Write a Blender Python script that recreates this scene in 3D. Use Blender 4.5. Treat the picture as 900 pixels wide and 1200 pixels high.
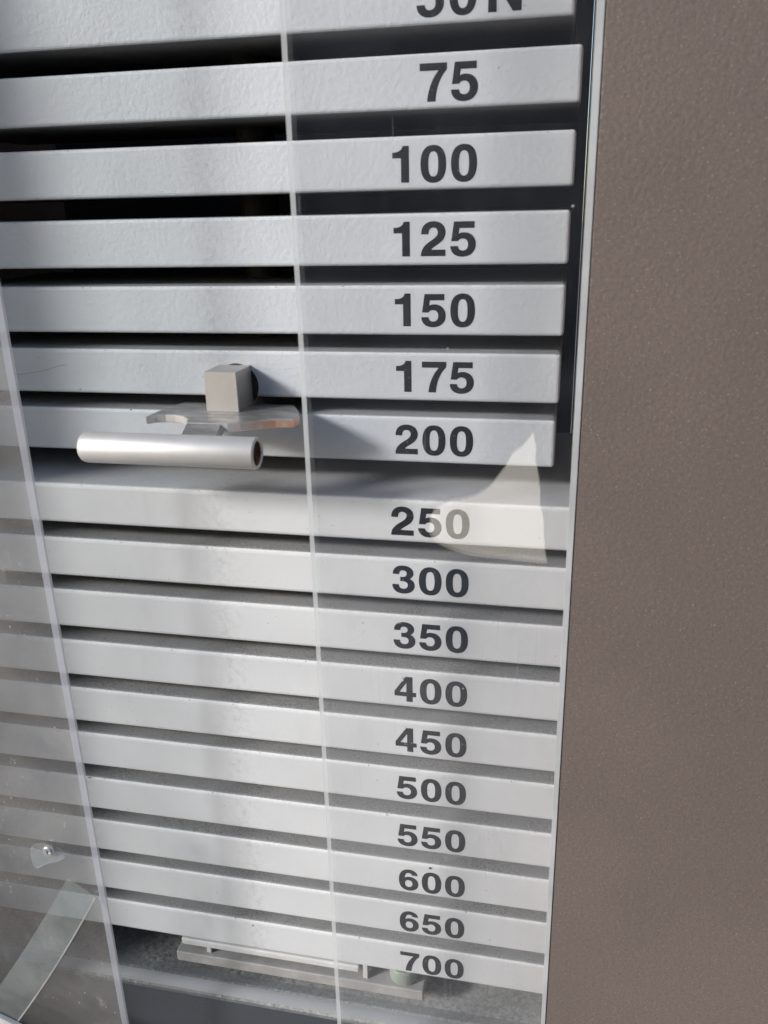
import bpy, bmesh, math, random
from mathutils import Vector, Matrix
random.seed(4)
for o in list(bpy.data.objects): bpy.data.objects.remove(o)
S = bpy.context.scene
ZO = 0.98                      # camera height above the pavement

def B(X, D, Z):                # mm right of the camera, mm in front of it, mm above it -> metres
    return Vector((X/1000, (D-360)/1000, Z/1000+ZO))

# ------------------------------------------------------------------ camera
R = [[0.97835174, 0.02274732, 0.20569498], [0.04991154, 0.93866465, -0.34120011], [-0.20084, 0.34408028, 0.91720884]]
cd = bpy.data.cameras.new('camera'); cam = bpy.data.objects.new('camera', cd); S.collection.objects.link(cam)
ax = Vector((R[0][0], R[0][2], -R[0][1])); ay = -Vector((R[1][0], R[1][2], -R[1][1])); az = -Vector((R[2][0], R[2][2], -R[2][1]))
m = Matrix((ax, ay, az)).transposed().to_4x4(); m.translation = B(0, 0, 0)
cam.matrix_world = m
cd.sensor_fit = 'HORIZONTAL'; cd.sensor_width = 36; cd.lens = 36*988.3/900
cd.clip_start = 0.01; cd.clip_end = 300
cd.dof.use_dof = True; cd.dof.focus_distance = 0.45; cd.dof.aperture_fstop = 24
S.camera = cam

# ------------------------------------------------------------------ light
SUN = Vector((1.3, 1.0, -0.74)).normalized()
el = math.asin(-SUN.z); rot = math.atan2(-SUN.x, -SUN.y)
w = bpy.data.worlds.new('World'); S.world = w; w.use_nodes = True
nt = w.node_tree; nt.nodes.clear()
sky = nt.nodes.new('ShaderNodeTexSky'); sky.sky_type = 'NISHITA'; sky.sun_disc = False
sky.sun_elevation = el; sky.sun_rotation = rot; sky.dust_density = 0.8; sky.air_density = 1.0; sky.ozone_density = 1.0
bg = nt.nodes.new('ShaderNodeBackground'); bg.inputs[1].default_value = 0.15
wo = nt.nodes.new('ShaderNodeOutputWorld')
nt.links.new(sky.outputs[0], bg.inputs[0]); nt.links.new(bg.outputs[0], wo.inputs[0])
sl = bpy.data.lights.new('sun', 'SUN'); sl.energy = 2.7; sl.angle = math.radians(10); sl.color = (1.0, 0.975, 0.95)
so = bpy.data.objects.new('sun', sl); S.collection.objects.link(so)
so.rotation_euler = SUN.to_track_quat('-Z', 'Y').to_euler(); so.location = (-3, -3, 3)
S.view_settings.view_transform = 'Standard'; S.view_settings.look = 'None'
S.view_settings.exposure = 0.50; S.view_settings.gamma = 1; S.view_settings.use_curve_mapping = False
S.cycles.max_bounces = 12; S.cycles.transparent_max_bounces = 24
S.cycles.use_denoising = True

# ------------------------------------------------------------------ node helpers
class N:
    def __init__(s, name):
        s.m = bpy.data.materials.new(name); s.m.use_nodes = True; s.t = s.m.node_tree; s.t.nodes.clear()
        s.out = s.t.nodes.new('ShaderNodeOutputMaterial')
        g = s.t.nodes.new('ShaderNodeNewGeometry'); s.g = g; s.P = g.outputs['Position']
    def n(s, kind, ins=None, **kw):
        x = s.t.nodes.new('ShaderNode'+kind)
        for k, v in kw.items(): setattr(x, k, v)
        for k, v in (ins or {}).items(): s.set(x.inputs[k], v)
        return x
    def set(s, i, v):
        if isinstance(v, bpy.types.NodeSocket): s.t.links.new(v, i)
        else: i.default_value = v
    def math(s, op, a, b=0.0, c=0.0, clamp=False):
        return s.n('Math', {0: a, 1: b, 2: c}, operation=op, use_clamp=clamp).outputs[0]
    def noise(s, scale, detail=2, rough=.5, vec=None, stretch=None):
        v = vec or s.P
        if stretch: v = s.n('VectorMath', {0: v, 1: stretch}, operation='MULTIPLY').outputs[0]
        return s.n('TexNoise', {'Vector': v, 'Scale': scale, 'Detail': detail, 'Roughness': rough}).outputs[0]
    def ramp(s, v, a, b, lo=0.0, hi=1.0, smooth=True):
        x = s.n('MapRange', {0: v, 1: a, 2: b, 3: lo, 4: hi}); x.interpolation_type = 'SMOOTHSTEP' if smooth else 'LINEAR'
        return x.outputs[0]
    def mix(s, f, a, b):
        x = s.n('Mix', data_type='RGBA'); s.set(x.inputs[0], f)
        s.set(x.inputs[6], (*a, 1) if isinstance(a, tuple) else a); s.set(x.inputs[7], (*b, 1) if isinstance(b, tuple) else b)
        return x.outputs[2]
    def bump(s, h, st, dist, normal=None):
        x = s.n('Bump', {'Height': h, 'Strength': st, 'Distance': dist})
        if normal: s.set(x.inputs['Normal'], normal)
        return x.outputs[0]
    def bsdf(s, col, rough, normal=None, metal=0.0, spec=0.5, **kw):
        x = s.n('BsdfPrincipled', {'Roughness': rough, 'Metallic': metal, 'Specular IOR Level': spec})
        s.set(x.inputs['Base Color'], (*col, 1) if isinstance(col, tuple) else col)
        if normal: s.set(x.inputs['Normal'], normal)
        return x.outputs[0]
    def done(s, sh): s.t.links.new(sh, s.out.inputs[0]); return s.m
    def sep(s, v): return s.n('SeparateXYZ', {0: v}).outputs

# powder coated plates
def plate_mat(name, base, dusty, rough_amt=1.0):
    q = N(name)
    x, y, z = q.sep(q.P)
    nz = q.sep(q.g.outputs['Normal'])[2]
    big = q.noise(18, 3); fine = q.noise(1500, 2, .6); mid = q.noise(420, 2, .55)
    c = q.mix(q.ramp(big, .3, .7), tuple(v*.95 for v in base), tuple(v*1.04 for v in base))
    inf = q.n('ObjectInfo').outputs['Random']
    c = q.mix(q.math('MULTIPLY', inf, .10), c, tuple(v*.7 for v in base))
    # scuffs down the middle, where the pin is pushed in and out
    dx = q.math('MULTIPLY', q.math('ADD', x, .155), 1/.008)
    sc = q.math('POWER', 2.718, q.math('MULTIPLY', q.math('MULTIPLY', dx, dx), -1.0))
    sc = q.math('MULTIPLY', sc, q.ramp(q.noise(260, 4, .7), .42, .68))
    c = q.mix(q.math('MULTIPLY', sc, .28), c, (.30, .29, .28))
    # faint dirty streaks and tiny dark specks
    st = q.ramp(q.noise(35, 4, .65, stretch=(1.0, 1.0, .25)), .50, .80)
    c = q.mix(q.math('MULTIPLY', st, .15), c, (.34, .32, .30))
    sp = q.ramp(q.noise(650, 1, .4), .765, .80)
    c = q.mix(q.math('MULTIPLY', sp, .6), c, (.12, .115, .11))
    # settled dust and grime on the upward faces
    up = q.ramp(nz, .80, .98)
    d = q.ramp(q.noise(900, 4, .75), .30, .72)
    dc = q.mix(d, (.13, .128, .125), (.42, .415, .40))
    dc = q.mix(q.ramp(q.noise(60, 4, .7), .35, .7), dc, (.30, .30, .295))
    c = q.mix(q.math('MULTIPLY', up, dusty), c, dc)
    ch = q.math('MULTIPLY', q.ramp(nz, .25, .45), q.ramp(nz, .97, .90))
    c = q.mix(q.math('MULTIPLY', ch, q.ramp(q.noise(700, 3, .7), .35, .6, .2, .9)), c, (.72, .72, .71))
    c = q.mix(q.math('MULTIPLY', ch, q.ramp(q.noise(420, 3, .7), .66, .70)), c, (.10, .095, .09))
    c = q.mix(q.ramp(nz, -.80, -.98), c, (.20, .195, .19))  # undersides painted darker to deepen the shade in the gaps
    nn = q.bump(mid, .75*rough_amt, .00030)
    nn = q.bump(fine, .35, .00012, nn)
    return q.done(q.bsdf(c, q.ramp(mid, .3, .7, .42, .56), nn, 0.0, .45))
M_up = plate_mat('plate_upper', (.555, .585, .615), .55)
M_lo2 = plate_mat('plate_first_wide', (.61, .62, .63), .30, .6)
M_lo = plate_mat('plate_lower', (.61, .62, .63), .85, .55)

def brown_mat():
    q = N('brown_powder_coat')
    big = q.noise(9, 3); mid = q.noise(330, 3, .6); fl = q.noise(1700, 1, .5)
    c = q.mix(q.ramp(big, .3, .7), (.180, .142, .124), (.212, .168, .147))
    c = q.mix(q.ramp(q.noise(800, 2, .6), .35, .7, 0, .4), c, (.13, .105, .095))
    c = q.mix(q.ramp(fl, .66, .76, 0, .75), c, (.50, .44, .40))
    nn = q.bump(q.noise(560, 2, .55), .7, .00026); nn = q.bump(q.noise(1500, 3), .4, .00012, nn)
    return q.done(q.bsdf(c, .46, nn, .25, .5))
M_brown = brown_mat()

def sheet_mat(name, tint, film, filmcol, speck, F0=.05):
    q = N(name)
    tr = q.n('BsdfTransparent'); tr.inputs[0].default_value = (*tint, 1)
    gl = q.n('BsdfGlossy', {'Roughness': .012}); gl.inputs[0].default_value = (1, 1, 1, 1)
    dot = q.n('VectorMath', {0: q.g.outputs['Normal'], 1: q.g.outputs['Incoming']}, operation='DOT_PRODUCT').outputs['Value']
    c5 = q.math('POWER', q.math('SUBTRACT', 1.0, q.math('ABSOLUTE', dot), clamp=True), 5.0)
    fr = q.math('ADD', F0, q.math('MULTIPLY', c5, 1-F0))
    mx = q.n('MixShader'); q.set(mx.inputs[0], fr); q.t.links.new(tr.outputs[0], mx.inputs[1]); q.t.links.new(gl.outputs[0], mx.inputs[2])
    d1 = q.n('BsdfDiffuse'); d1.inputs[0].default_value = (*filmcol, 1)
    d2 = q.n('BsdfTranslucent'); d2.inputs[0].default_value = (*filmcol, 1)
    df = q.n('AddShader'); q.t.links.new(d1.outputs[0], df.inputs[0]); q.t.links.new(d2.outputs[0], df.inputs[1])
    d1.inputs[0].default_value = tuple(v*.6 for v in filmcol)+(1,); d2.inputs[0].default_value = tuple(v*.6 for v in filmcol)+(1,)
    cloud = q.ramp(q.noise(28, 5, .65), .35, .75, film*.5, film*1.5)
    smear = q.math('MULTIPLY', q.ramp(q.noise(75, 5, .7, stretch=(1, 1, .4)), .58, .75), film*1.6)
    vor = q.n('TexVoronoi', {'Vector': q.P, 'Scale': 430.0, 'Randomness': 1.0})
    rnd = q.sep(vor.outputs['Color'])[0]
    dot_ = q.math('MULTIPLY', q.math('MULTIPLY', q.ramp(q.math('ADD', vor.outputs['Distance'], q.math('MULTIPLY', q.noise(1500, 1), .3)), .22, .40, 1, 0), q.ramp(q.noise(28, 3), .48, .58)), q.math('GREATER_THAN', rnd, 1-speck))
    scr = q.math('MULTIPLY', q.ramp(q.noise(1100, 1, .3, stretch=(1, 1, .012)), .735, .76), .10)
    smear = q.math('ADD', smear, q.math('MULTIPLY', scr, q.ramp(q.noise(22, 2), .5, .62)))
    f = q.math('ADD', q.math('ADD', cloud, smear), q.math('MULTIPLY', dot_, .55), clamp=True)
    m2 = q.n('MixShader'); q.set(m2.inputs[0], f); q.t.links.new(mx.outputs[0], m2.inputs[1]); q.t.links.new(df.outputs[0], m2.inputs[2])
    return q.done(m2.outputs[0])
M_guard = sheet_mat('clear_acrylic', (.99, .992, .995), .010, (.70, .74, .85), .006, .09)
M_panel = sheet_mat('dusty_hazed_acrylic', (.975, .98, .98), .09, (.78, .73, .68), .22)  # film is dust plus painted haze for blurred warm reflections

def edge_mat(name, col, a, dark=1.0):
    q = N(name)
    c = q.mix(q.ramp(q.noise(90, 3, .6, stretch=(1, 1, .15)), .3, .7), tuple(v*.9 for v in col), col)
    c = q.mix(q.ramp(q.sep(q.P)[1], -.0556, -.0552), c, tuple(v*dark for v in col))  # rear strip darkened to paint in the refracted band
    s = q.bsdf(c, .35, q.bump(q.noise(500, 2), .2, .0001))
    tl = q.n('BsdfTranslucent'); q.set(tl.inputs[0], c); m0 = q.n('MixShader', {0: .45})
    q.t.links.new(s, m0.inputs[1]); q.t.links.new(tl.outputs[0], m0.inputs[2])
    tr = q.n('BsdfTransparent'); mx = q.n('MixShader', {0: a})
    q.t.links.new(tr.outputs[0], mx.inputs[1]); q.t.links.new(m0.outputs[0], mx.inputs[2])
    return q.done(mx.outputs[0])
M_edge_g = edge_mat('sawn_acrylic_edge', (.80, .82, .83), .70)
M_edge_p = edge_mat('polished_acrylic_edge', (.60, .61, .68), .62, .5)

def simple(name, col, rough, metal=0., sc=300, var=.12, bs=.3, bd=.0002, spec=.5):
    q = N(name)
    c = q.mix(q.ramp(q.noise(sc*.1, 4, .6), .3, .7), tuple(v*(1-var) for v in col), tuple(min(1, v*(1+var)) for v in col))
    return q.done(q.bsdf(c, rough, q.bump(q.noise(sc, 3, .6), bs, bd), metal, spec))
M_trim = simple('aluminium_trim', (.55, .56, .56), .4, .3)
M_black = simple('black_steel', (.012, .011, .011), .6)
M_stem = simple('oiled_steel', (.012, .011, .011), .7)
M_steel = simple('satin_steel', (.50, .48, .45), .38, .55, 500, .05)
M_tube = simple('satin_aluminium', (.58, .565, .55), .5, .5, 900, .04, .12, .00005)
M_white = simple('white_painted_steel', (.55, .55, .54), .45)
M_under = simple('reflection_edge_grey', (.33, .32, .31), .5, 0, 700, .15)
M_rubber = simple('pale_rubber', (.27, .31, .26), .6)
M_metal = simple('bolt_steel', (.6, .6, .58), .3, .8)
M_blocker = simple('dark_blocker', (.035, .033, .034), .7, 0, 40)  # for the unseen slab added behind the viewer

def fork_mat():
    q = N('worn_fork_steel')
    x, y, z = q.sep(q.P)
    nz = q.sep(q.g.outputs['Normal'])[2]
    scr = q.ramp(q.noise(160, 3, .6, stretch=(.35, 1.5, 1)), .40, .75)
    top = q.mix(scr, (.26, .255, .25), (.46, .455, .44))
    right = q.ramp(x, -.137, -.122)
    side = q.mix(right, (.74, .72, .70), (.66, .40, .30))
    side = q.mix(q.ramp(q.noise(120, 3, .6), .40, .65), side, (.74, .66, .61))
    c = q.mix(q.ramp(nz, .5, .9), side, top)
    return q.done(q.bsdf(c, q.ramp(q.noise(200, 3), .3, .7, .28, .42), q.bump(q.noise(300, 3), .15, .0001), .6))
M_fork = fork_mat()
def bore_mat():
    q = N('brown_bore'); c = q.mix(q.ramp(q.noise(300, 4, .7), .35, .65), (.10, .05, .035), (.30, .15, .10))
    return q.done(q.bsdf(c, .5, None, .3))
M_bore = bore_mat()

def tray_mat():
    q = N('dusty_tray_shaded_left')
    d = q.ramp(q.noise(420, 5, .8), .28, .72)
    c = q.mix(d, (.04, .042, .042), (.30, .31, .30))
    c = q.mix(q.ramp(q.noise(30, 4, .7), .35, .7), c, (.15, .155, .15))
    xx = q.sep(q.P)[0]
    c = q.mix(q.ramp(q.math('ADD', xx, q.math('MULTIPLY', q.noise(25, 3), .05)), -.20, -.02), c, q.mix(d, (.22, .225, .22), (.46, .465, .45)))  # floor goes darker leftward: interior shade put into the dust colour
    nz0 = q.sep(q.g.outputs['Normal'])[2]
    c = q.mix(q.math('MULTIPLY', q.ramp(nz0, .45, .7), q.ramp(nz0, .999, .97)), c, (.25, .26, .27))  # painted highlight along the rounded lip
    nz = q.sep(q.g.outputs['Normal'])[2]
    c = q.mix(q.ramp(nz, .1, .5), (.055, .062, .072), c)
    return q.done(q.bsdf(c, q.ramp(nz, .2, .8, .3, .7), q.bump(q.noise(600, 4, .7), .5, .0004)))
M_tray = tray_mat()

def number_mat():
    q = N('printed_number')
    sp = q.ramp(q.noise(420, 4, .75), .60, .66)
    big = q.ramp(q.noise(70, 2), .45, .75)
    c = q.mix(q.math('MULTIPLY', sp, q.math('MULTIPLY', big, .8)), (.010, .011, .015), (.32, .33, .34))
    return q.done(q.bsdf(c, .6, q.bump(q.noise(420, 2), .2, .0001), 0, .25))
M_num = number_mat()
M_speck = simple('bare_chip', (.03, .03, .03), .7)
M_scr = simple('scratch_mark', (.30, .27, .25), .6)

def paving_mat():
    q = N('concrete_paving')
    c = q.mix(q.ramp(q.noise(3, 6, .65), .3, .7), (.24, .215, .19), (.32, .29, .255))
    c = q.mix(q.ramp(q.noise(150, 3), .4, .7), c, (.35, .32, .285))
    return q.done(q.bsdf(c, .8, q.bump(q.noise(150, 4), .4, .002)))
M_pave = paving_mat()
def diffuser_mat():
    q = N('cream_diffuser')
    wv = q.noise(900, 2, .5, stretch=(1, 1, .2))
    c = q.mix(q.ramp(wv, .3, .7), (.95, .88, .77), (.97, .92, .83))
    d = q.n('BsdfDiffuse'); t = q.n('BsdfTranslucent'); q.set(d.inputs[0], c); q.set(t.inputs[0], c)
    mx = q.n('MixShader', {0: .92}); q.t.links.new(d.outputs[0], mx.inputs[1]); q.t.links.new(t.outputs[0], mx.inputs[2])
    return q.done(mx.outputs[0])
M_diffuser = diffuser_mat()  # translucent sheet added to brighten part of the mirrored view
def film_mat():
    q = N('milky_film')
    f = q.ramp(q.noise(45, 4, .6), .3, .75, .05, .13)
    d = q.n('BsdfDiffuse'); d.inputs[0].default_value = (.60, .65, .65, 1)
    t = q.n('BsdfTransparent'); t.inputs[0].default_value = (.97, .98, .98, 1)
    mx = q.n('MixShader'); q.set(mx.inputs[0], f); q.t.links.new(t.outputs[0], mx.inputs[1]); q.t.links.new(d.outputs[0], mx.inputs[2])
    return q.done(mx.outputs[0])
M_film = film_mat()  # milky film for the imitated reflection band and the washer

# ------------------------------------------------------------------ mesh helpers
def bx(bm, X0, X1, D0, D1, Z0, Z1, bev=0., seg=2, only=None):
    vs = [bm.verts.new(B(X, D, Z)) for X in (X0, X1) for D in (D0, D1) for Z in (Z0, Z1)]
    idx = [(0, 1, 3, 2), (4, 6, 7, 5), (0, 4, 5, 1), (2, 3, 7, 6), (0, 2, 6, 4), (1, 5, 7, 3)]
    fs = [bm.faces.new([vs[i] for i in f]) for f in idx]
    bmesh.ops.recalc_face_normals(bm, faces=fs)
    if bev:
        es = list({e for f in fs for e in f.edges})
        bmesh.ops.bevel(bm, geom=es, offset=bev/1000, segments=seg, affect='EDGES', profile=.5)
    return fs
def prism(bm, pts, axis, a, b, bev=0., seg=1):
    # pts: outline; axis 'Z': (X,D) outline from Z=a to Z=b; axis 'D': (X,Z) outline; axis 'X': (D,Z) outline
    f3 = {'Z': lambda p, t: B(p[0], p[1], t), 'D': lambda p, t: B(p[0], t, p[1]), 'X': lambda p, t: B(t, p[0], p[1])}[axis]
    A = [bm.verts.new(f3(p, a)) for p in pts]; C = [bm.verts.new(f3(p, b)) for p in pts]
    n = len(pts); fs = [bm.faces.new(A), bm.faces.new(C[::-1])]
    for i in range(n): fs.append(bm.faces.new((A[i], C[i], C[(i+1) % n], A[(i+1) % n])))
    bmesh.ops.recalc_face_normals(bm, faces=fs)
    if bev:
        es = list({e for f in fs[:2] for e in f.edges})
        bmesh.ops.bevel(bm, geom=es, offset=bev/1000, segments=seg, affect='EDGES')
    return fs
def lathe(bm, prof, cx, cy, cz, axis, n=48):
    # prof: list of (offset along axis, radius) in mm
    rings = []
    for t, r in prof:
        ring = []
        for k in range(n):
            a = 2*math.pi*k/n; u, v = r*math.cos(a), r*math.sin(a)
            p = {'X': (cx+t, cy+u, cz+v), 'D': (cx+u, cy+t, cz+v), 'Z': (cx+u, cy+v, cz+t)}[axis]
            ring.append(bm.verts.new(B(*p)))
        rings.append(ring)
    fs = []
    for i in range(len(rings)-1):
        for k in range(n):
            fs.append(bm.faces.new((rings[i][k], rings[i+1][k], rings[i+1][(k+1) % n], rings[i][(k+1) % n])))
    fs.append(bm.faces.new(rings[0])); fs.append(bm.faces.new(rings[-1][::-1]))
    bmesh.ops.recalc_face_normals(bm, faces=fs)
    return fs
def obj(name, bm, mats, parent=None, smooth=False, origin=None):
    me = bpy.data.meshes.new(name)
    if origin is not None:
        bmesh.ops.translate(bm, verts=bm.verts, vec=-origin)
    elif parent is not None:
        bmesh.ops.translate(bm, verts=bm.verts, vec=-parent.matrix_world.translation)
    bm.to_mesh(me); bm.free()
    for q in (mats if isinstance(mats, (list, tuple)) else [mats]): me.materials.append(q)
    if smooth:
        for p in me.polygons: p.use_smooth = True
    o = bpy.data.objects.new(name, me); S.collection.objects.link(o)
    if origin is not None: o.location = origin; o.matrix_world = Matrix.Translation(origin)
    if parent is not None: o.parent = parent
    return o
def thing(name, label, cat, loc, group=None):
    o = bpy.data.objects.new(name, None); S.collection.objects.link(o); o.empty_display_size = .02
    o.location = loc; o.matrix_world = Matrix.Translation(loc)
    return tag(o, label, cat, group)
def tag(o, label, cat, group=None):
    o['label'] = label; o['category'] = cat
    if group: o['group'] = group
    return o

# ------------------------------------------------------------------ glyph outlines (heavy grotesque numerals)
G = {
'0': ['M276 710 C120 710 32 590 32 345 C32 100 120 -19 276 -19 C432 -19 520 100 520 345 C520 590 432 710 276 710 Z',
      'M276 597 C350 597 379 520 379 345 C379 170 350 94 276 94 C202 94 173 170 173 345 C173 520 202 597 276 597 Z'],
'1': ['M386 0 L386 710 L276 710 C262 630 190 588 72 586 L72 486 L242 486 L242 0 Z'],
'2': ['M509 122 L222 122 C240 160 275 186 350 237 C455 308 511 385 511 488 C511 622 415 710 277 710 C128 710 38 618 36 455 L171 455 C171 545 206 590 270 590 C330 590 368 552 368 488 C368 422 330 382 240 320 C95 222 32 140 27 0 L509 0 Z'],
'3': ['M27 212 L165 212 C166 140 202 98 266 98 C332 98 375 138 375 205 C375 275 330 308 250 308 L208 308 L208 412 L245 412 C318 412 353 448 353 508 C353 562 320 595 262 595 C205 595 178 558 176 492 L43 492 C46 630 130 710 266 710 C402 710 492 635 492 525 C492 455 460 405 398 374 C474 343 518 284 518 200 C518 70 415 -19 270 -19 C120 -19 30 65 27 212 Z'],
'4': ['M440 0 L306 0 L306 150 L26 152 L26 278 L290 710 L440 710 L440 262 L522 262 L522 150 L440 150 Z',
      'M306 262 L306 548 L130 262 Z'],
'5': ['M488 697 L96 697 L44 306 L170 306 C190 342 222 358 264 358 C334 358 376 312 376 228 C376 145 334 98 264 98 C208 98 176 128 166 192 L26 192 C32 58 122 -19 262 -19 C415 -19 518 85 518 232 C518 376 424 474 290 474 C244 474 206 460 176 438 L196 573 L488 573 Z'],
'6': ['M506 528 C496 640 415 710 290 710 C125 710 34 570 34 330 C34 100 125 -19 282 -19 C425 -19 522 80 522 226 C522 365 430 460 308 460 C250 460 205 438 174 398 C177 530 215 600 288 600 C335 600 364 575 372 528 Z',
      'M280 348 C342 348 382 302 382 222 C382 144 342 96 280 96 C218 96 178 144 178 222 C178 302 218 348 280 348 Z'],
'7': ['M530 697 L530 582 C400 440 325 230 316 0 L168 0 C185 220 265 420 393 572 L32 572 L32 697 Z'],
'N': ['M70 0 L70 710 L214 710 L512 236 L512 710 L650 710 L650 0 L508 0 L210 476 L210 0 Z'],
}
def path(s):
    tk = s.replace('M', ' M ').replace('L', ' L ').replace('C', ' C ').replace('Z', ' Z ').split()
    pts = []; i = 0
    while i < len(tk):
        c = tk[i]; i += 1
        if c in 'ML': pts.append((float(tk[i]), float(tk[i+1]))); i += 2
        elif c == 'C':
            p0 = pts[-1]; q = [float(v) for v in tk[i:i+6]]; i += 6
            for k in range(1, 11):
                t = k/10; u = 1-t
                pts.append((u**3*p0[0]+3*u*u*t*q[0]+3*u*t*t*q[2]+t**3*q[4], u**3*p0[1]+3*u*u*t*q[1]+3*u*t*t*q[3]+t**3*q[5]))
    if math.dist(pts[0], pts[-1]) < 1: pts.pop()
    return pts
def bolder(p, d):
    # push an outline outwards by d units
    n = len(p); ar = sum(p[i][0]*p[(i+1) % n][1]-p[(i+1) % n][0]*p[i][1] for i in range(n)); sg = 1 if ar > 0 else -1
    out = []
    for i in range(n):
        a, b, c = p[i-1], p[i], p[(i+1) % n]
        u = Vector((b[0]-a[0], b[1]-a[1])).normalized(); v = Vector((c[0]-b[0], c[1]-b[1])).normalized()
        n1 = Vector((u.y, -u.x))*sg; n2 = Vector((v.y, -v.x))*sg
        m_ = n1+n2; k = 2/max(m_.dot(m_), .6)
        out.append((b[0]+m_.x*k*d, b[1]+m_.y*k*d))
    return out
def text_mesh(name, txt, xr, D, zc, parent):
    """numerals right-aligned at X=xr, centred on Z=zc, printed on the face at distance D"""
    s = 18.9/1000; sx = s*1.10; track = 35
    cu = bpy.data.curves.new(name, 'CURVE'); cu.dimensions = '2D'; cu.fill_mode = 'FRONT'
    x = 0; width = 0
    for k, ch in enumerate(txt):
        if ch == ' ': x += 75; continue
        for si, sub in enumerate(G[ch]):
            p = bolder(path(sub), 7 if si == 0 else -7); sp = cu.splines.new('POLY'); sp.points.add(len(p)-1); sp.use_cyclic_u = True
            for i, (a, b) in enumerate(p): sp.points[i].co = ((x+a)*sx, (b-345)*s, 0, 1)
        width = x+(520 if ch != 'N' else 650); x += (556 if ch != 'N' else 722)+track
    tmp = bpy.data.objects.new(name, cu); S.collection.objects.link(tmp)
    bpy.context.view_layer.update()
    me = bpy.data.meshes.new_from_object(tmp.evaluated_get(bpy.context.evaluated_depsgraph_get()))
    bpy.data.objects.remove(tmp); bpy.data.curves.remove(cu)
    wmm = width*sx
    off = parent.matrix_world.translation
    for v in me.vertices:
        v.co = B(xr-wmm+v.co.x, D-.06, zc+v.co.y)-off
    me.materials.clear(); me.materials.append(M_num)
    me.update(); me.name = name
    if me.polygons and sum(p.normal.y*p.area for p in me.polygons) > 0: me.flip_normals()
    o = bpy.data.objects.new(name, me); S.collection.objects.link(o); o.parent = parent
    return o

# ------------------------------------------------------------------ setting
bm = bmesh.new(); vs = [bm.verts.new(p) for p in ((-40, -40, 0), (40, -40, 0), (40, 40, 0), (-40, 40, 0))]; bm.faces.new(vs)
pave = obj('pavement', bm, M_pave, origin=Vector((0, 0, 0))); pave['kind'] = 'structure'
bm = bmesh.new(); bx(bm, -1100, 3500, -1900, -1750, -ZO*1000, 1500)  # unseen slab added to keep the view mirrored in the guards dark
wl = obj('blocker', bm, M_blocker, origin=B(800, -1800, -ZO*1000))
tag(wl, 'unseen dark slab added opposite the machine to keep the view mirrored in the clear guards dark', 'blocker')

# ------------------------------------------------------------------ brown columns
def column(X0, X1, label, trim_side, DF=297.6):
    t = thing('machine_column', label, 'column', B((X0+X1)/2, 380, -ZO*1000))
    bm = bmesh.new(); bx(bm, X0, X1, DF, 560, -ZO*1000, 520, .8, 3); obj('column_cover', bm, M_brown, t)
    bm = bmesh.new()
    a, b = (X0, X0-3) if trim_side < 0 else (X1, X1+3)
    def q(z, f): return B(a-trim_side*f[0] if 0 else a+trim_side*f[0], f[1], z)
    # slim tapering aluminium strip along the inner edge
    zs = (-ZO*1000+2, 518)
    wd = {zs[0]: 1.0, zs[1]: 3.0}
    vs = []
    for z in zs:
        for dx in (.002, wd[z]):
            for d in (DF-.4, DF+2.0): vs.append(bm.verts.new(B(a+trim_side*dx, d, z)))
    for f in ((0, 1, 3, 2), (4, 6, 7, 5), (0, 4, 5, 1), (2, 3, 7, 6), (0, 2, 6, 4), (1, 5, 7, 3)): bm.faces.new([vs[i] for i in f])
    bmesh.ops.recalc_face_normals(bm, faces=bm.faces)
    obj('edge_strip', bm, M_trim, t)
    return t
column(6.4, 190, 'tall brown powder coated machine column to the right of the numbered plates', -1)
column(-520, -336.0, 'brown powder coated machine column on the far side of the plates, past the dusty panel', 1, 277)

# ------------------------------------------------------------------ base under the stack
t = thing('machine_base', 'grey dusty steel tray with a rounded front lip below the bottom plate', 'machine base', B(-147, 430, -ZO*1000))
pr = [(545, -430)]
for k in range(9):
    a = math.pi/2*(k/8); pr.append((341-8*math.sin(a)*1.0, -437+8*math.cos(a)+(0)))
pr = [(545, -429), (372, -429), (348, -428.5)]+[(342-8*math.sin(math.pi/2*k/8), -435.5+8*math.cos(math.pi/2*k/8)) for k in range(9)]+[(334, -520), (334, -ZO*1000+2), (545, -ZO*1000+2)]
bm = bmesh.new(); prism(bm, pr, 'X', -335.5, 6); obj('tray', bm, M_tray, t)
bm = bmesh.new(); bx(bm, -335.5, 6, 548, 556, -ZO*1000+2, 520); obj('back_panel', bm, M_black, t)

# rod down the middle of the stack
bm = bmesh.new(); lathe(bm, [(-428, 9), (300, 9)], -147, 410, 0, 'Z', 32)
st = obj('guide_rod', bm, M_stem, origin=B(-147, 410, -428), smooth=False)
tag(st, 'dark steel rod hidden in the gaps behind the middle of the plates', 'rod')

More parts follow.
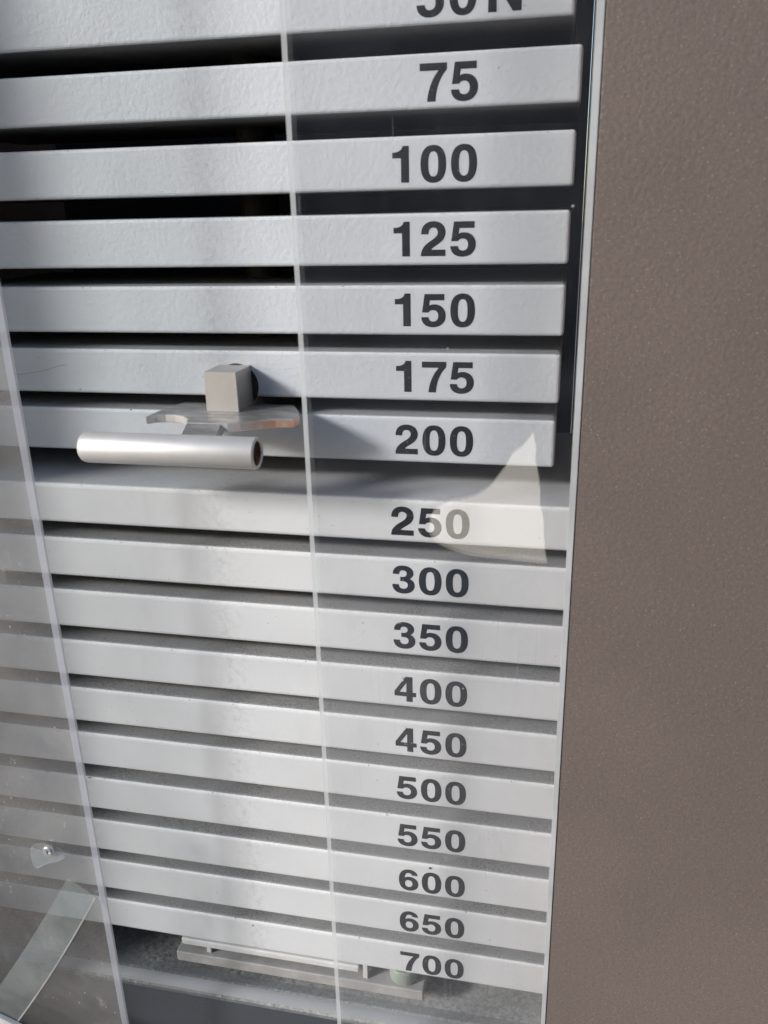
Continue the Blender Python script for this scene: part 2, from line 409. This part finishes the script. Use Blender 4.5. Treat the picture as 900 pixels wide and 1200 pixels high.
# ------------------------------------------------------------------ weight plates
UP = [('50 N', -2.6, -63.2, 85), ('75', 1.0, -53.7, -34.0), ('100', .0, -24.8, -4.6), ('125', -.6, 4.2, 24.8),
      ('150', -1.0, 32.7, 53.6), ('175', -1.6, 61.0, 82.1), ('200', -2.4, 89.4, 110.5)]
LO = [('250', 128.6, 149.8), ('300', 158.0, 179.9), ('350', 187.9, 210.2), ('400', 218.0, 240.1), ('450', 247.8, 269.9),
      ('500', 277.4, 299.7), ('550', 307.8, 330.2), ('600', 338.3, 360.8), ('650', 367.8, 390.2), ('700', 398.0, 419.7)]
LAB = {
 '50': 'topmost light grey weight plate, marked 50 N and cut off by the top edge',
 '75': 'thick light grey weight plate marked 75, just below the one cut off at the top',
 '100': 'light grey weight plate marked 100, third from the top',
 '125': 'light grey weight plate marked 125, fourth from the top',
 '150': 'light grey weight plate marked 150, directly above the plate holding the pin',
 '175': 'light grey weight plate marked 175, with the square pin shaft in front of it',
 '200': 'shaded grey weight plate marked 200, behind the pin handle',
 '250': 'light grey weight plate marked 250, its dusty top face showing, first of the wider plates',
 '300': 'light grey wide plate marked 300, just below the patch mirrored from the added cloth',
 '350': 'light grey wide plate marked 350, third of the wider plates',
 '400': 'light grey wide plate marked 400, the numeral four chipped at its tip',
 '450': 'light grey wide plate marked 450, fifth of the wider plates',
 '500': 'light grey wide plate marked 500, fifth from the bottom of the stack',
 '550': 'light grey wide plate marked 550, fourth from the bottom of the stack',
 '600': 'light grey wide plate marked 600, a black chip above the number',
 '650': 'light grey wide plate marked 650, second from the bottom of the stack',
 '700': 'bottom light grey weight plate marked 700, resting over the flat bars'}
WORN = {'300', '350', '400', '450'}
def plate(txt, X1, X0, D0, D1, zt, zb, mat, zc, bev):
    key = txt.split()[0]
    lab = LAB.get(key) or 'light grey weight plate marked %s%s' % (key, ', its number slightly worn' if key in WORN else '')
    if len(lab.split()) < 4: lab += ' in the stack'
    org = B((X0+X1)/2, (D0+D1)/2, zb)
    bm = bmesh.new(); bx(bm, X0, X1, D0, D1, zb, zt, bev, 3)
    # a few extra cuts so that the front edges can waver slightly, as cast plates do
    o = obj('weight_plate', bm, mat, origin=org)
    tag(o, lab, 'weight plate', 'weight plates in the stack')
    return o
plates = {}
for txt, xr, a, b in UP:
    zt, zb = (-a, -b) if txt != '50 N' else (96.0, 63.0)
    o = plate(txt, xr, -147-(xr+147), 360, 452, zt, zb, M_up, 0, 1.5)
    plates[txt] = o
    if txt == '50 N':
        text_mesh('number', txt, -22.3, 360, 72.4, o)
    else:
        text_mesh('number', txt, -37.9, 360, (zt+zb)/2-(.6 if txt in ('75', '100') else 0), o)
k = 344.5/360
for i, (txt, a, b) in enumerate(LO):
    o = plate(txt, 28+random.uniform(-.5, .5), -330+random.uniform(-.5, .5), 344.5+random.uniform(-.25, .25), 470, -a*k, -b*k, M_lo2 if i == 0 else M_lo, 0, 1.9)
    plates[txt] = o
    text_mesh('number', txt, -37.4, o.bound_box[0][1]*1000+o.location.y*1000+360, -(a+b)/2*k-(0, 0, 0, .3, .5, .7, 1.0, 1.3, 1.3, 1.3)[i], o)
def blob(name, X, Z, D, r, parent, mat, el=1.0):
    bm = bmesh.new(); pts = []
    for q in range(9):
        a = 2*math.pi*q/9; rr = r*random.uniform(.6, 1.2); pts.append((X+rr*math.cos(a), Z+el*rr*math.sin(a)))
    prism(bm, pts, 'D', D, D-.12); return obj(name, bm, mat, parent)
blob('paint_chip', -68.6, -(218.0+240.1)/2*k+5.2, 344.3-.25, .95, plates['400'], M_lo)
blob('paint_chip', -55.5, -325.6, 344.3, .75, plates['600'], M_speck)
blob('paint_chip', -157.5, -384.0, 344.3, .35, plates['700'], M_speck, 1.8)
blob('paint_chip', -226, -80.3, 360, .3, plates['175'], M_speck)
blob('paint_chip', -97.6, -108.0, 344.3, .35, plates['250'], M_speck)
bm = bmesh.new()
pp = [(-262, -74.5), (-252, -73.0), (-243, -71.6), (-236, -69.4), (-231, -68.6)]
pts = [(x, z+.12) for x, z in pp]+[(x, z-.12) for x, z in pp[::-1]]
prism(bm, pts, 'D', 360, 359.93); obj('scratch', bm, M_scr, plates['175'])
bm = bmesh.new(); lathe(bm, [(0, 10.2), (-.15, 10.2)], -146.0, 360, -77.0, 'D', 40); obj('pin_hole_shade_disc', bm, M_black, plates['175'])  # flat black disc stands in for the dark inside of the hole

# ------------------------------------------------------------------ selector pin
t = thing('selector_pin', 'metal selector pin with a square shaft, forked plate and round tube handle', 'selector pin', B(-147, 340, -98))
bm = bmesh.new(); bx(bm, -154.2, -138.9, 342, 372, -85.2, -67.4, .35, 1); obj('shaft', bm, M_steel, t)
def arc(cx, cy, rx, ry, a0, a1, n):
    return [(cx+rx*math.cos(math.radians(a0+(a1-a0)*i/n)), cy+ry*math.sin(math.radians(a0+(a1-a0)*i/n))) for i in range(n+1)]
out = [(-177.4, 330.0), (-174.5, 333.0), (-170.5, 334.6), (-166, 334.6), (-161.5, 332.6), (-157.5, 328.6), (-155.6, 324), (-154.6, 321.5), (-139.2, 321.5), (-136.5, 321.8), (-131.5, 323.8), (-125.5, 328), (-118.5, 331), (-110.9, 332.6), (-110.2, 339), (-113, 347), (-119, 358.5), (-172.5, 358.5), (-176.4, 345)]
bm = bmesh.new(); prism(bm, out, 'Z', -88.6, -85.0, .3); obj('fork_plate', bm, M_fork, t)
bm = bmesh.new(); prism(bm, [(327, -85.06), (321, -85.3), (313.5, -89.6), (313.5, -93), (327, -88.5)], 'X', -154.6, -139.2, .2); obj('neck', bm, M_fork, t)
bm = bmesh.new()
L = 78.5
prof = [(0, 3.6), (.5, 5.2), (1.4, 6.1), (3.0, 6.6), (L-.8, 6.6), (L, 6.3), (L, 5.2), (L-.6, 5.0), (L-30, 5.0)]
fs = lathe(bm, prof, -198.3, 311, -94.1, 'X', 56)
for f in fs:
    c = f.calc_center_median(); f.smooth = True
    rr = math.hypot(c.y-B(0, 311, 0).y, c.z-B(0, 0, -94.1).z)
    if rr < .00505 and c.x > B(-196, 0, 0).x: f.material_index = 1
obj('handle', bm, [M_tube, M_bore], t)

# ------------------------------------------------------------------ support under the bottom plate
t = thing('stack_support', 'pair of flat bars with pegs and a pale cushion under the bottom plate', 'plate support', B(-135, 356, -428.5))
bm = bmesh.new(); bx(bm, -203.6, -96, 344.2, 352, -407.0, -402.4, 1.1, 3); obj('upper_bar', bm, M_white, t)
bm = bmesh.new(); bx(bm, -207.5, -59.6, 343.6, 362, -419.6, -412.6, .8, 3); obj('lower_bar', bm, M_under, t)
for X in (-187.5, -93.0):
    bm = bmesh.new(); bx(bm, X-1.4, X+1.4, 346, 350, -412.4, -402.2 if X > -100 else -407.2, .3, 1); obj('peg', bm, M_white, t)
bm = bmesh.new(); lathe(bm, [(0, 7.4), (.8, 8.2), (8.5, 8.2), (9.6, 7.6)], -72.0, 352.9, -412.4, 'Z', 40); obj('cushion', bm, M_rubber, t)
bm = bmesh.new(); bx(bm, -207, -62, 356, 362, -428.6, -419.8); obj('foot', bm, M_black, t)

# ------------------------------------------------------------------ clear guards
def sheet(X0, X1, D0, D1, Z0, Z1, label, mat, emat, side):
    t = thing('guard_panel', label, 'guard panel', B((X0+X1)/2, (D0+D1)/2, Z0))
    bm = bmesh.new(); bx(bm, X0, X1, D0, D1, Z0, Z1)
    for f in bm.faces:
        if abs(f.normal.y) < .5: f.material_index = 1
    bmesh.ops.recalc_face_normals(bm, faces=bm.faces)
    obj('sheet', bm, [mat, emat], t)
    return t
g1 = sheet(-96.4, 6.2, 300, 306, -500, 500, 'clear acrylic guard sheet in front of the plate numbers, beside the brown column', M_guard, M_edge_g, -1)
g2 = sheet(-335.5, -220.3, 300, 306.2, -500, 500, 'dusty clear acrylic guard sheet at lower left, left of the pin handle', M_panel, M_edge_p, 1)
def reflected_band(off0, off1, d0, d1, name, mat):
    pts0, pts1 = [], []
    for i in range(17):
        t = i/16
        x = -229.5-74*t+2*math.sin(math.pi*t); z = -326.5-113*t
        dx, dz = -74-2*math.pi*math.cos(math.pi*t), -113
        l = math.hypot(dx, dz); nx, nz = -dz/l, dx/l
        wv = 8.6+1.6*t
        pts0.append((x-nx*wv*off0, z-nz*wv*off0)); pts1.append((x-nx*wv*off1, z-nz*wv*off1))
    bm = bmesh.new()
    for i in range(16):
        q0 = [pts0[i], pts0[i+1], pts1[i+1], pts1[i]]
        fr = [bm.verts.new(B(max(-335, min(-220.6, x)), d1, z)) for x, z in q0]; bm.faces.new(fr)
    bmesh.ops.remove_doubles(bm, verts=bm.verts, dist=1e-6)
    g = bmesh.ops.extrude_face_region(bm, geom=bm.faces[:])
    for v in [e for e in g['geom'] if isinstance(e, bmesh.types.BMVert)]: v.co.y = B(0, d0, 0).y
    bmesh.ops.recalc_face_normals(bm, faces=bm.faces)
    obj(name, bm, mat, g2)
reflected_band(-1, 1, 299.9, 299.6, 'reflection_strip', M_film)  # pale band and its dark edge imitate a reflection on the panel
reflected_band(-1.09, -1, 299.9, 299.5, 'reflection_strip_edge', M_under)
# clear bumper disc with its socket screw
wp = [(-10, -4), (-9, 4.5), (-4.5, 7.5), (5.5, 7.5), (11, 3), (9, -1.5), (-1, -5), (-8.5, -10.5)]
for _ in range(3): wp = [p for a, b in zip(wp, wp[1:]+wp[:1]) for p in ((a[0]*.75+b[0]*.25, a[1]*.75+b[1]*.25), (a[0]*.25+b[0]*.75, a[1]*.25+b[1]*.75))]
bm = bmesh.new(); prism(bm, [(-245.5+x, -308.5+z) for x, z in wp], 'D', 299.95, 298.6, .5, 2); obj('clear_washer', bm, M_film, g2)
bm = bmesh.new(); lathe(bm, [(0, 2.9), (-1.4, 2.9), (-2.0, 2.4), (-2.0, 1.3), (-1.0, 1.2)], -243.0, 298.4, -303.6, 'D', 6*5); sc = obj('screw', bm, M_metal, g2)
bm = bmesh.new(); prism(bm, [(-325, -418.0), (-281.6, -435.7), (-262, -443), (-262, -470), (-325, -470)], 'D', 299.3, 296.5, .3); obj('corner_bracket', bm, M_white, g2)

# ------------------------------------------------------------------ cloth added to make the bright patch in the guard's reflection
# it hangs about 0.4 m behind the viewer, lit from behind by the low sun
F, CX, CY = 988.3, 450, 600
def unproj(px, py, D):
    v = Vector(((px-CX)/F, (py-CY)/F, 1)); d = [sum(R[r][c]*v[r] for r in range(3)) for c in range(3)]
    return d[0]/d[2]*D, -d[1]/d[2]*D
cl = [(625, 507), (625, 507), (624, 510), (612, 522), (600, 531), (592, 548), (580, 567), (560, 580), (545, 586), (525, 588), (505, 600), (500, 622), (515, 640), (555, 652), (600, 657), (640, 660), (640, 660), (637, 620)]
for _ in range(2):
    cl = [p for a, b in zip(cl, cl[1:]+cl[:1]) for p in ((a[0]*.78+b[0]*.22, a[1]*.78+b[1]*.22), (a[0]*.22+b[0]*.78, a[1]*.22+b[1]*.78))]
def hang(px, py):
    # where the mirrored line of sight meets a plane square to the sun
    x1, z1 = unproj(px, py, 1.0)
    X0, D0, Z0 = -100.0, -420.0, -350.0
    k = (1.3*X0+D0-.7*Z0-600)/(1.3*x1-1.0-.7*z1)
    return Vector(B(x1*k, 600-k, z1*k))
import mathutils
bm = bmesh.new()
f = bm.faces.new([bm.verts.new((x, y, 0)) for x, y in cl])
bmesh.ops.triangulate(bm, faces=[f])
for _ in range(4): bmesh.ops.subdivide_edges(bm, edges=bm.edges, cuts=1)
sd = Vector((1.3, 1.0, -.5)).normalized()
for v in bm.verts:
    x, y = v.co.x, v.co.y
    v.co = hang(x, y)+sd*(.0015*math.sin(y*.13+x*.045)+.0008*math.sin(y*.23-x*.03))
bmesh.ops.recalc_face_normals(bm, faces=bm.faces)
co = obj('diffuser', bm, M_diffuser, origin=hang(550, 655), smooth=True)
tag(co, 'cream cloth added behind the viewer to put a bright patch in the clear guard by 250', 'diffuser')
